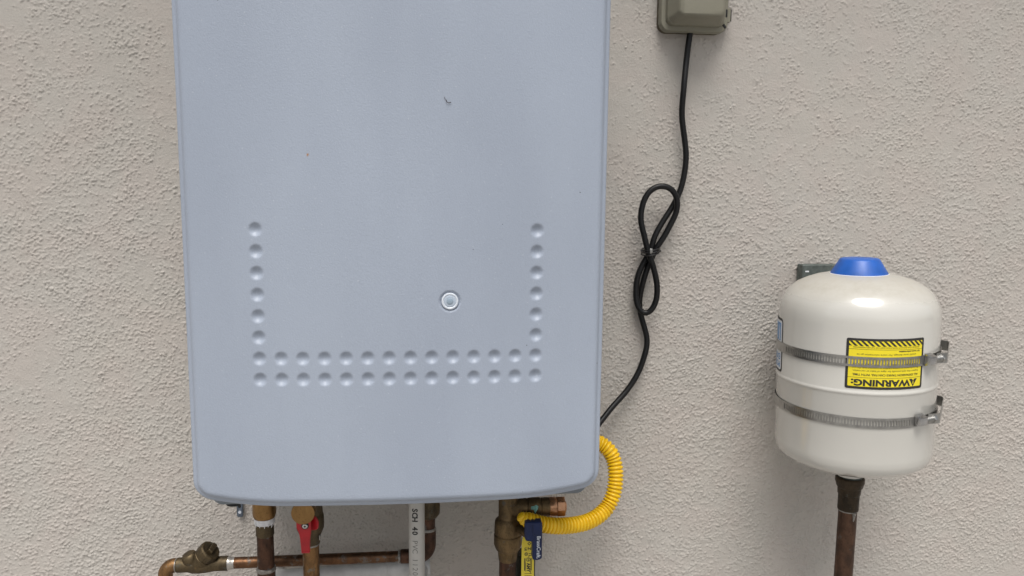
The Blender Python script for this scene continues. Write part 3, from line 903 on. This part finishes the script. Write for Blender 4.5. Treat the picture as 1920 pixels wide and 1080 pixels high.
obj("cap_rim", lathe([(.0384, .2885), (.0386, .2915), (.0372, .2926), (.0360, .2926)], 56, cap=False), M_LABELW, tank)

def on_tank(u, v, r):
    u, v = np.broadcast_arrays(np.asarray(u, float), np.asarray(v, float))
    return np.stack([r * np.sin(u / TR), -r * np.cos(u / TR), v], -1)
def tank_sheet(u0, u1, v0, v1, r, rc=.003, thick=.0002, nseg=28):
    """thin label wrapped on the shell with rounded corners"""
    us = np.linspace(u0, u1, nseg * 2 + 1)
    us = np.unique(np.concatenate([us, u0 + rc * (1 - np.cos(np.linspace(0, np.pi / 2, 5))), u1 - rc * (1 - np.cos(np.linspace(0, np.pi / 2, 5)))]))
    ins = np.zeros(len(us))
    for k, u in enumerate(us):
        d = min(u - u0, u1 - u)
        if d < rc:
            ins[k] = rc - math.sqrt(max(0, rc * rc - (rc - d) ** 2))
    top, bot = on_tank(us, v1 - ins, r), on_tank(us, v0 + ins, r)
    topb, botb = on_tank(us, v1 - ins, r - thick), on_tank(us, v0 + ins, r - thick)
    n = len(us)
    V = np.concatenate([bot, top, botb, topb])
    F = [[i, i + 1, n + i + 1, n + i] for i in range(n - 1)]
    F += [[n + i, n + i + 1, 3 * n + i + 1, 3 * n + i] for i in range(n - 1)]
    F += [[2 * n + i, 2 * n + i + 1, i + 1, i] for i in range(n - 1)]
    F += [[0, n, 3 * n, 2 * n], [n - 1, 2 * n - 1, 4 * n - 1, 3 * n - 1][::-1]]
    return V, F
def tank_text(body, size, uc, vc, r, bold=0.0, sx=1.0, align='CENTER'):
    """upside-down lettering, as the tank hangs upside down"""
    v, f = text_vf(body, size, cut=.006, align=align, bold=bold)
    return on_tank(uc - v[:, 0] * sx, vc - v[:, 1], r), f
LU0, LU1, LV0, LV1 = R_(-36.1) * TR, R_(19.4) * TR, .1558, .2210
uc = (LU0 + LU1) / 2
wl = obj("warning_label", tank_sheet(LU0, LU1, LV0, LV1, TR + .00035, .0025), M_INK, tank)
b_ = .0032
obj("label_face", tank_sheet(LU0 + b_, LU1 - b_, LV0 + b_, LV1 - b_, TR + .0005, .0012), M_LABELY, wl)
rt = TR + .00065
pr = [tank_text("WARNING:", .0112, uc - .0065, .1646, rt, .0005, 1.28)]
# triangle with exclamation mark, upside down, at the reader's left (photo's right)
tu, tv = LU1 - .0150, .1645
tri = np.array([(-.0060, .0045), (.0060, .0045), (0, -.0055)])
V = on_tank(tu + tri[:, 0], tv + tri[:, 1], rt)
pr.append((V, [[0, 2, 1]]))
bang = join((on_tank(tu + np.array([-.0007, .0007, .0004, -.0004]), tv + np.array([-.0022, -.0022, .0016, .0016]), rt + .0001), [[0, 1, 2, 3]]),
            (on_tank(tu + np.array([-.0006, .0006, .0006, -.0006]), tv + np.array([.0023, .0023, .0035, .0035]), rt + .0001), [[0, 1, 2, 3]]))
lines = [("ALL EXPANSION TANKS CAN FAIL WITH TIME.", .0038, .1747, .00008), ("Inspect this tank annually for signs of leaks or corrosion.", .0031, .1795, 0),
         ("Promptly repair or replace a leaking or corroded tank. Do not", .0031, .1838, 0), ("install this tank in or above an area where a leak or failure", .0031, .1880, 0),
         ("would cause damage. For more information go to", .0031, .2006, 0), ("PLEASE SEE YOUR PRODUCTS INSTRUCTION SHEET FOR FURTHER INFORMATION", .0024, .2098, 0)]
Wf = (LU1 - LU0) - 2 * b_ - .010
for body, size, vv, bo in lines:
    v, f = text_vf(body, size, cut=.006, bold=bo)
    w = v[:, 0].max() - v[:, 0].min()
    k = Wf / w if len(body) > 50 or body.startswith("ALL") else 1.2
    pr.append((on_tank(uc - v[:, 0] * k, vv - v[:, 1], rt), f))
v, f = text_vf("for more information", .0030, cut=.006, align='LEFT', bold=.0001)
pr.append((on_tank(LU1 - b_ - .004 - v[:, 0] * 1.15, .2048 - v[:, 1], rt), f))
# rules between the blocks
for vv in (.1707, .2072):
    us = np.linspace(LU0 + b_, LU1 - b_, 40)
    pr.append((np.concatenate([on_tank(us, vv - .00018, rt), on_tank(us, vv + .00018, rt)]), [[i, i + 1, 41 + i, 40 + i] for i in range(39)]))
obj("warning_print", join(*pr), M_INK, wl, smooth=False)
obj("exclamation_mark", bang, M_LABELY, wl, smooth=False)
# slanted hazard stripes along the photo's upper edge
st = []
s0, s1 = .2113, .2178
ns = 14
pt = (LU1 - LU0 - 2 * b_) / ns
for i in range(-1, ns + 1):
    ua = LU0 + b_ + i * pt
    q = []
    for t_ in np.linspace(0, 1, 7):
        vv = s1 + (s0 - s1) * t_
        a = ua + t_ * .0068
        q.append((np.clip(a, LU0 + b_, LU1 - b_), np.clip(a + pt * .52, LU0 + b_, LU1 - b_), vv))
    A = on_tank(np.array([k[0] for k in q]), np.array([k[2] for k in q]), rt)
    B = on_tank(np.array([k[1] for k in q]), np.array([k[2] for k in q]), rt)
    st.append((np.concatenate([A, B]), [[k + 1, 8 + k, 7 + k, k] for k in range(6)]))
obj("hazard_stripe", join(*st), M_INK, wl, smooth=False, kind="stuff")

# blue and white maker's label wrapping out of sight on the left
BU1 = R_(-93.8) * TR
BU0 = BU1 - .115
bl = obj("maker_label", tank_sheet(BU0, BU1, .1548, .2300, TR + .00035, .006), M_INK, tank)
obj("label_face", tank_sheet(BU0 + .003, BU1 - .003, .1580, .2268, TR + .0005, .0035), M_LABELW, bl)
obj("blue_panel", tank_sheet(BU0 + .006, BU1 - .0065, .1990, .2235, TR + .0006, .001), M_LABELB, bl)
tow = []
for k in range(7):
    a = BU1 - .009 - k * .014
    tow.append((on_tank(np.array([a - .004, a + .0005, a - .0025, a - .0040]), np.array([.2005, .2005, .2215, .2215]), TR + .0007), [[0, 1, 2, 3]]))
obj("panel_print", join(*tow), M_LABELW, bl, smooth=False)
obj("maker_print", join(tank_text("EXPANSION", .0115, BU1 - .0055, .1765, rt, .0003, 1.15, 'LEFT'), tank_text("POTABLE", .0115, BU1 - .0055, .1660, rt, .0003, 1.15, 'LEFT')), M_LABELB, bl, smooth=False)

# pipe stub under the tank
tp = thing("tank_riser_pipe", "brown copper pipe with a coupling under the cream tank", "pipe", (.627, -.13, 0))
QX, QY = .6270, -.13
obj("threaded_collar", lathe_at([(1.0590, .0090), (1.0592, .0182), (1.0575, .0196), (1.0520, .0197), (1.0505, .0188), (1.0455, .0178), (1.0435, .0160), (1.0345, .0154), (1.0335, .0146)], QX, QY, 40), M_COLLAR, tp)
obj("nipple", lathe_at([(1.085, .0150), (1.0596, .0152), (1.0588, .0170)], QX, QY, 32), M_GALV, tp)
obj("coupling", lathe_at([(1.0340, .0143), (1.0115, .0143), (1.0100, .0134)], QX, QY, 40), M_COLLAR, tp)
obj("solder_drip", join(lathe_at([(1.0112, .0133), (1.0104, .0141), (1.0092, .0136), (1.0085, .0128)], QX, QY, 36),
    tube(np.array([(QX + .0022, QY - .0128, 1.0100), (QX + .0024, QY - .0126, 1.0050), (QX + .0022, QY - .0122, .9990), (QX + .0020, QY - .0118, .9960)]), np.array([.0032, .0022, .0013, .0005]), 8)), M_SOLDER_D, tp)
obj("pipe", lathe_at([(1.0110, .0127), (.003, .0127)], QX, QY, 40), M_COPPER_R, tp)

# ------------------------------------------------------------------ steel hose clamps round the tank
def clamp(label, zc, th_h, dz_tail, hz, tsh):
    c = thing("hose_clamp", label, "clamp", TLOC, TROT, group="steel clamps holding the tank", local=True)
    r0, r1, hh = TR + .0007, TR + .0014, .0066
    V, F = [], []
    def strip(ths, v0, v1):
        """solid strip following the shell"""
        n = len(ths)
        th = np.array(ths)
        def row(r, v):
            return np.stack([r * np.sin(th), -r * np.cos(th), np.full(n, v)], -1)
        rows = [row(r0, v0), row(r1, v0), row(r1, v1), row(r0, v1)]
        V_ = np.concatenate(rows)
        F_ = []
        for a in range(4):
            b = (a + 1) % 4
            for i in range(n - 1):
                F_.append([a * n + i, a * n + i + 1, b * n + i + 1, b * n + i])
        F_ += [[0, n, 2 * n, 3 * n], [n - 1, 4 * n - 1, 3 * n - 1, 2 * n - 1]]
        return V_, F_
    ring_th = np.radians(np.linspace(-285, 60, 140))
    parts = [strip(ring_th, zc + .0037, zc + hh), strip(ring_th, zc - hh, zc - .0037)]
    a0, a1 = -86.0, th_h - 7
    parts.append(strip(np.radians(np.linspace(-285, a0, 70)), zc - .0037, zc + .0037))
    parts.append(strip(np.radians(np.linspace(a1, 60, 24)), zc - .0037, zc + .0037))
    p = 2.05
    k = a0 + p
    while k < a1:
        parts.append(strip(np.radians([k - p * .27, k + p * .27]), zc - .0037, zc + .0037))
        k += p
    obj("band", join(*parts), M_STEEL, c)
    # folded tail standing off the shell
    th = R_(th_h)
    tx, ty = math.cos(th), math.sin(th)          # tangent
    px, py = math.sin(th), -math.cos(th)         # outward
    ex, ey = px * .1115 + tx * .026, py * .1115 + ty * .026
    path = [(ex - tx * .012 - px * .004, ey - ty * .012 - py * .004), (ex + tx * .003 + px * .001, ey + ty * .003 + py * .001), (.1165 - tsh, -.0340), (.1195 - tsh, -.0270), (.1170 - tsh, -.0215), (.1040, -.0080), (.1034, .004)]
    pp = np.array(path)
    nrm = np.gradient(pp, axis=0)
    nrm = np.stack([nrm[:, 1], -nrm[:, 0]], -1)
    nrm /= np.linalg.norm(nrm, axis=1)[:, None]
    n = len(pp)
    za, zb_ = zc + hz - hh, zc + hz + hh
    outr, inn = pp + nrm * .0004, pp - nrm * .0004
    rows = [np.column_stack([inn, np.full(n, za)]), np.column_stack([outr, np.full(n, za)]), np.column_stack([outr, np.linspace(zb_, zb_ + dz_tail, n)]), np.column_stack([inn, np.linspace(zb_, zb_ + dz_tail, n)])]
    Vt = np.concatenate(rows)
    Ft = []
    for a in range(4):
        b = (a + 1) % 4
        for i in range(n - 1):
            Ft.append([a * n + i, a * n + i + 1, b * n + i + 1, b * n + i])
    Ft += [[0, n, 2 * n, 3 * n], [n - 1, 4 * n - 1, 3 * n - 1, 2 * n - 1]]
    obj("band_tail", (Vt, Ft), M_STEEL, c, sharp=25)
    # screw housing: local frame x tangent, y outward, z up
    F3 = Matrix(((tx, px, 0, px * (TR + .0012)), (ty, py, 0, py * (TR + .0012)), (0, 0, 1, zc + hz), (0, 0, 0, 1)))
    bm = bmesh.new()
    bmesh.ops.create_cube(bm, size=1.0)
    bmesh.ops.scale(bm, vec=(.0135, .0100, .0165), verts=bm.verts)
    bmesh.ops.translate(bm, vec=(0, .0050, 0), verts=bm.verts)
    for v in bm.verts:
        if v.co.y > .006:
            v.co.z *= .62
            v.co.x *= .88
    bmesh.ops.bevel(bm, geom=bm.edges[:], offset=.0014, segments=2, affect='EDGES', profile=.6)
    hv = np.array([v.co[:] for v in bm.verts]); hf = [[v.index for v in q.verts][::-1] for q in bm.faces]
    bm.free()
    hs_ = obj("screw_housing", xf((hv, hf), F3), M_STEEL_B, c)
    sd = Vector((tx, ty, 0)); so = Vector((px, py, 0))
    p0 = so * (TR + .0068) + sd * .004 + Vector((0, 0, zc + hz))
    zz = np.linspace(0, .0150, 61)
    thr = [( .0036 + .0007 * math.cos(q / .0019 * 2 * np.pi), q) for q in zz]
    sw = obj("screw", xf(lathe(thr, 20), frame_from_axis(sd, p0, up=(0, 0, 1))), M_STEEL, c, sharp=180)
    obj("screw_head", xf(lathe([(.0050, .0150), (.0054, .0155), (.0054, .0195), (.0046, .0203), (.0001, .0203)], 6), frame_from_axis(sd, p0, up=(0, 0, 1))), M_STEEL, sw, sharp=20)
    return c
clamp("perforated steel clamp crossing the tank's yellow warning label", .1910, 23.5, .001, .0008, .002)
clamp("perforated steel clamp below the tank's raised rib, under the warning label", .1115, 17.5, .001, .0025, .0055)

# wall bracket behind the tank
wb = thing("wall_bracket", "dull galvanised bracket plate peeking out behind the tank", "bracket", (.62, 0, 1.15))
obj("plate", slab(round_poly([(.5922, 1.12), (.652, 1.12), (.652, 1.3508), (.5922, 1.3508)], [.003, .003, .003, .003]), -.003, -.0215, .0012), M_GALV, wb)
obj("plate_slot", box((.5995, -.0218, 1.3405), (.0055, .0010, .0022), .0003), M_LABELW, wb)
obj("standoff", box((.625, -.024, 1.245), (.03, .010, .02), .001), M_GALV, wb)
obj("standoff", box((.625, -.024, 1.170), (.03, .010, .02), .001), M_GALV, wb)

for o in bpy.data.objects:
    if "_local" in o:
        del o["_local"]
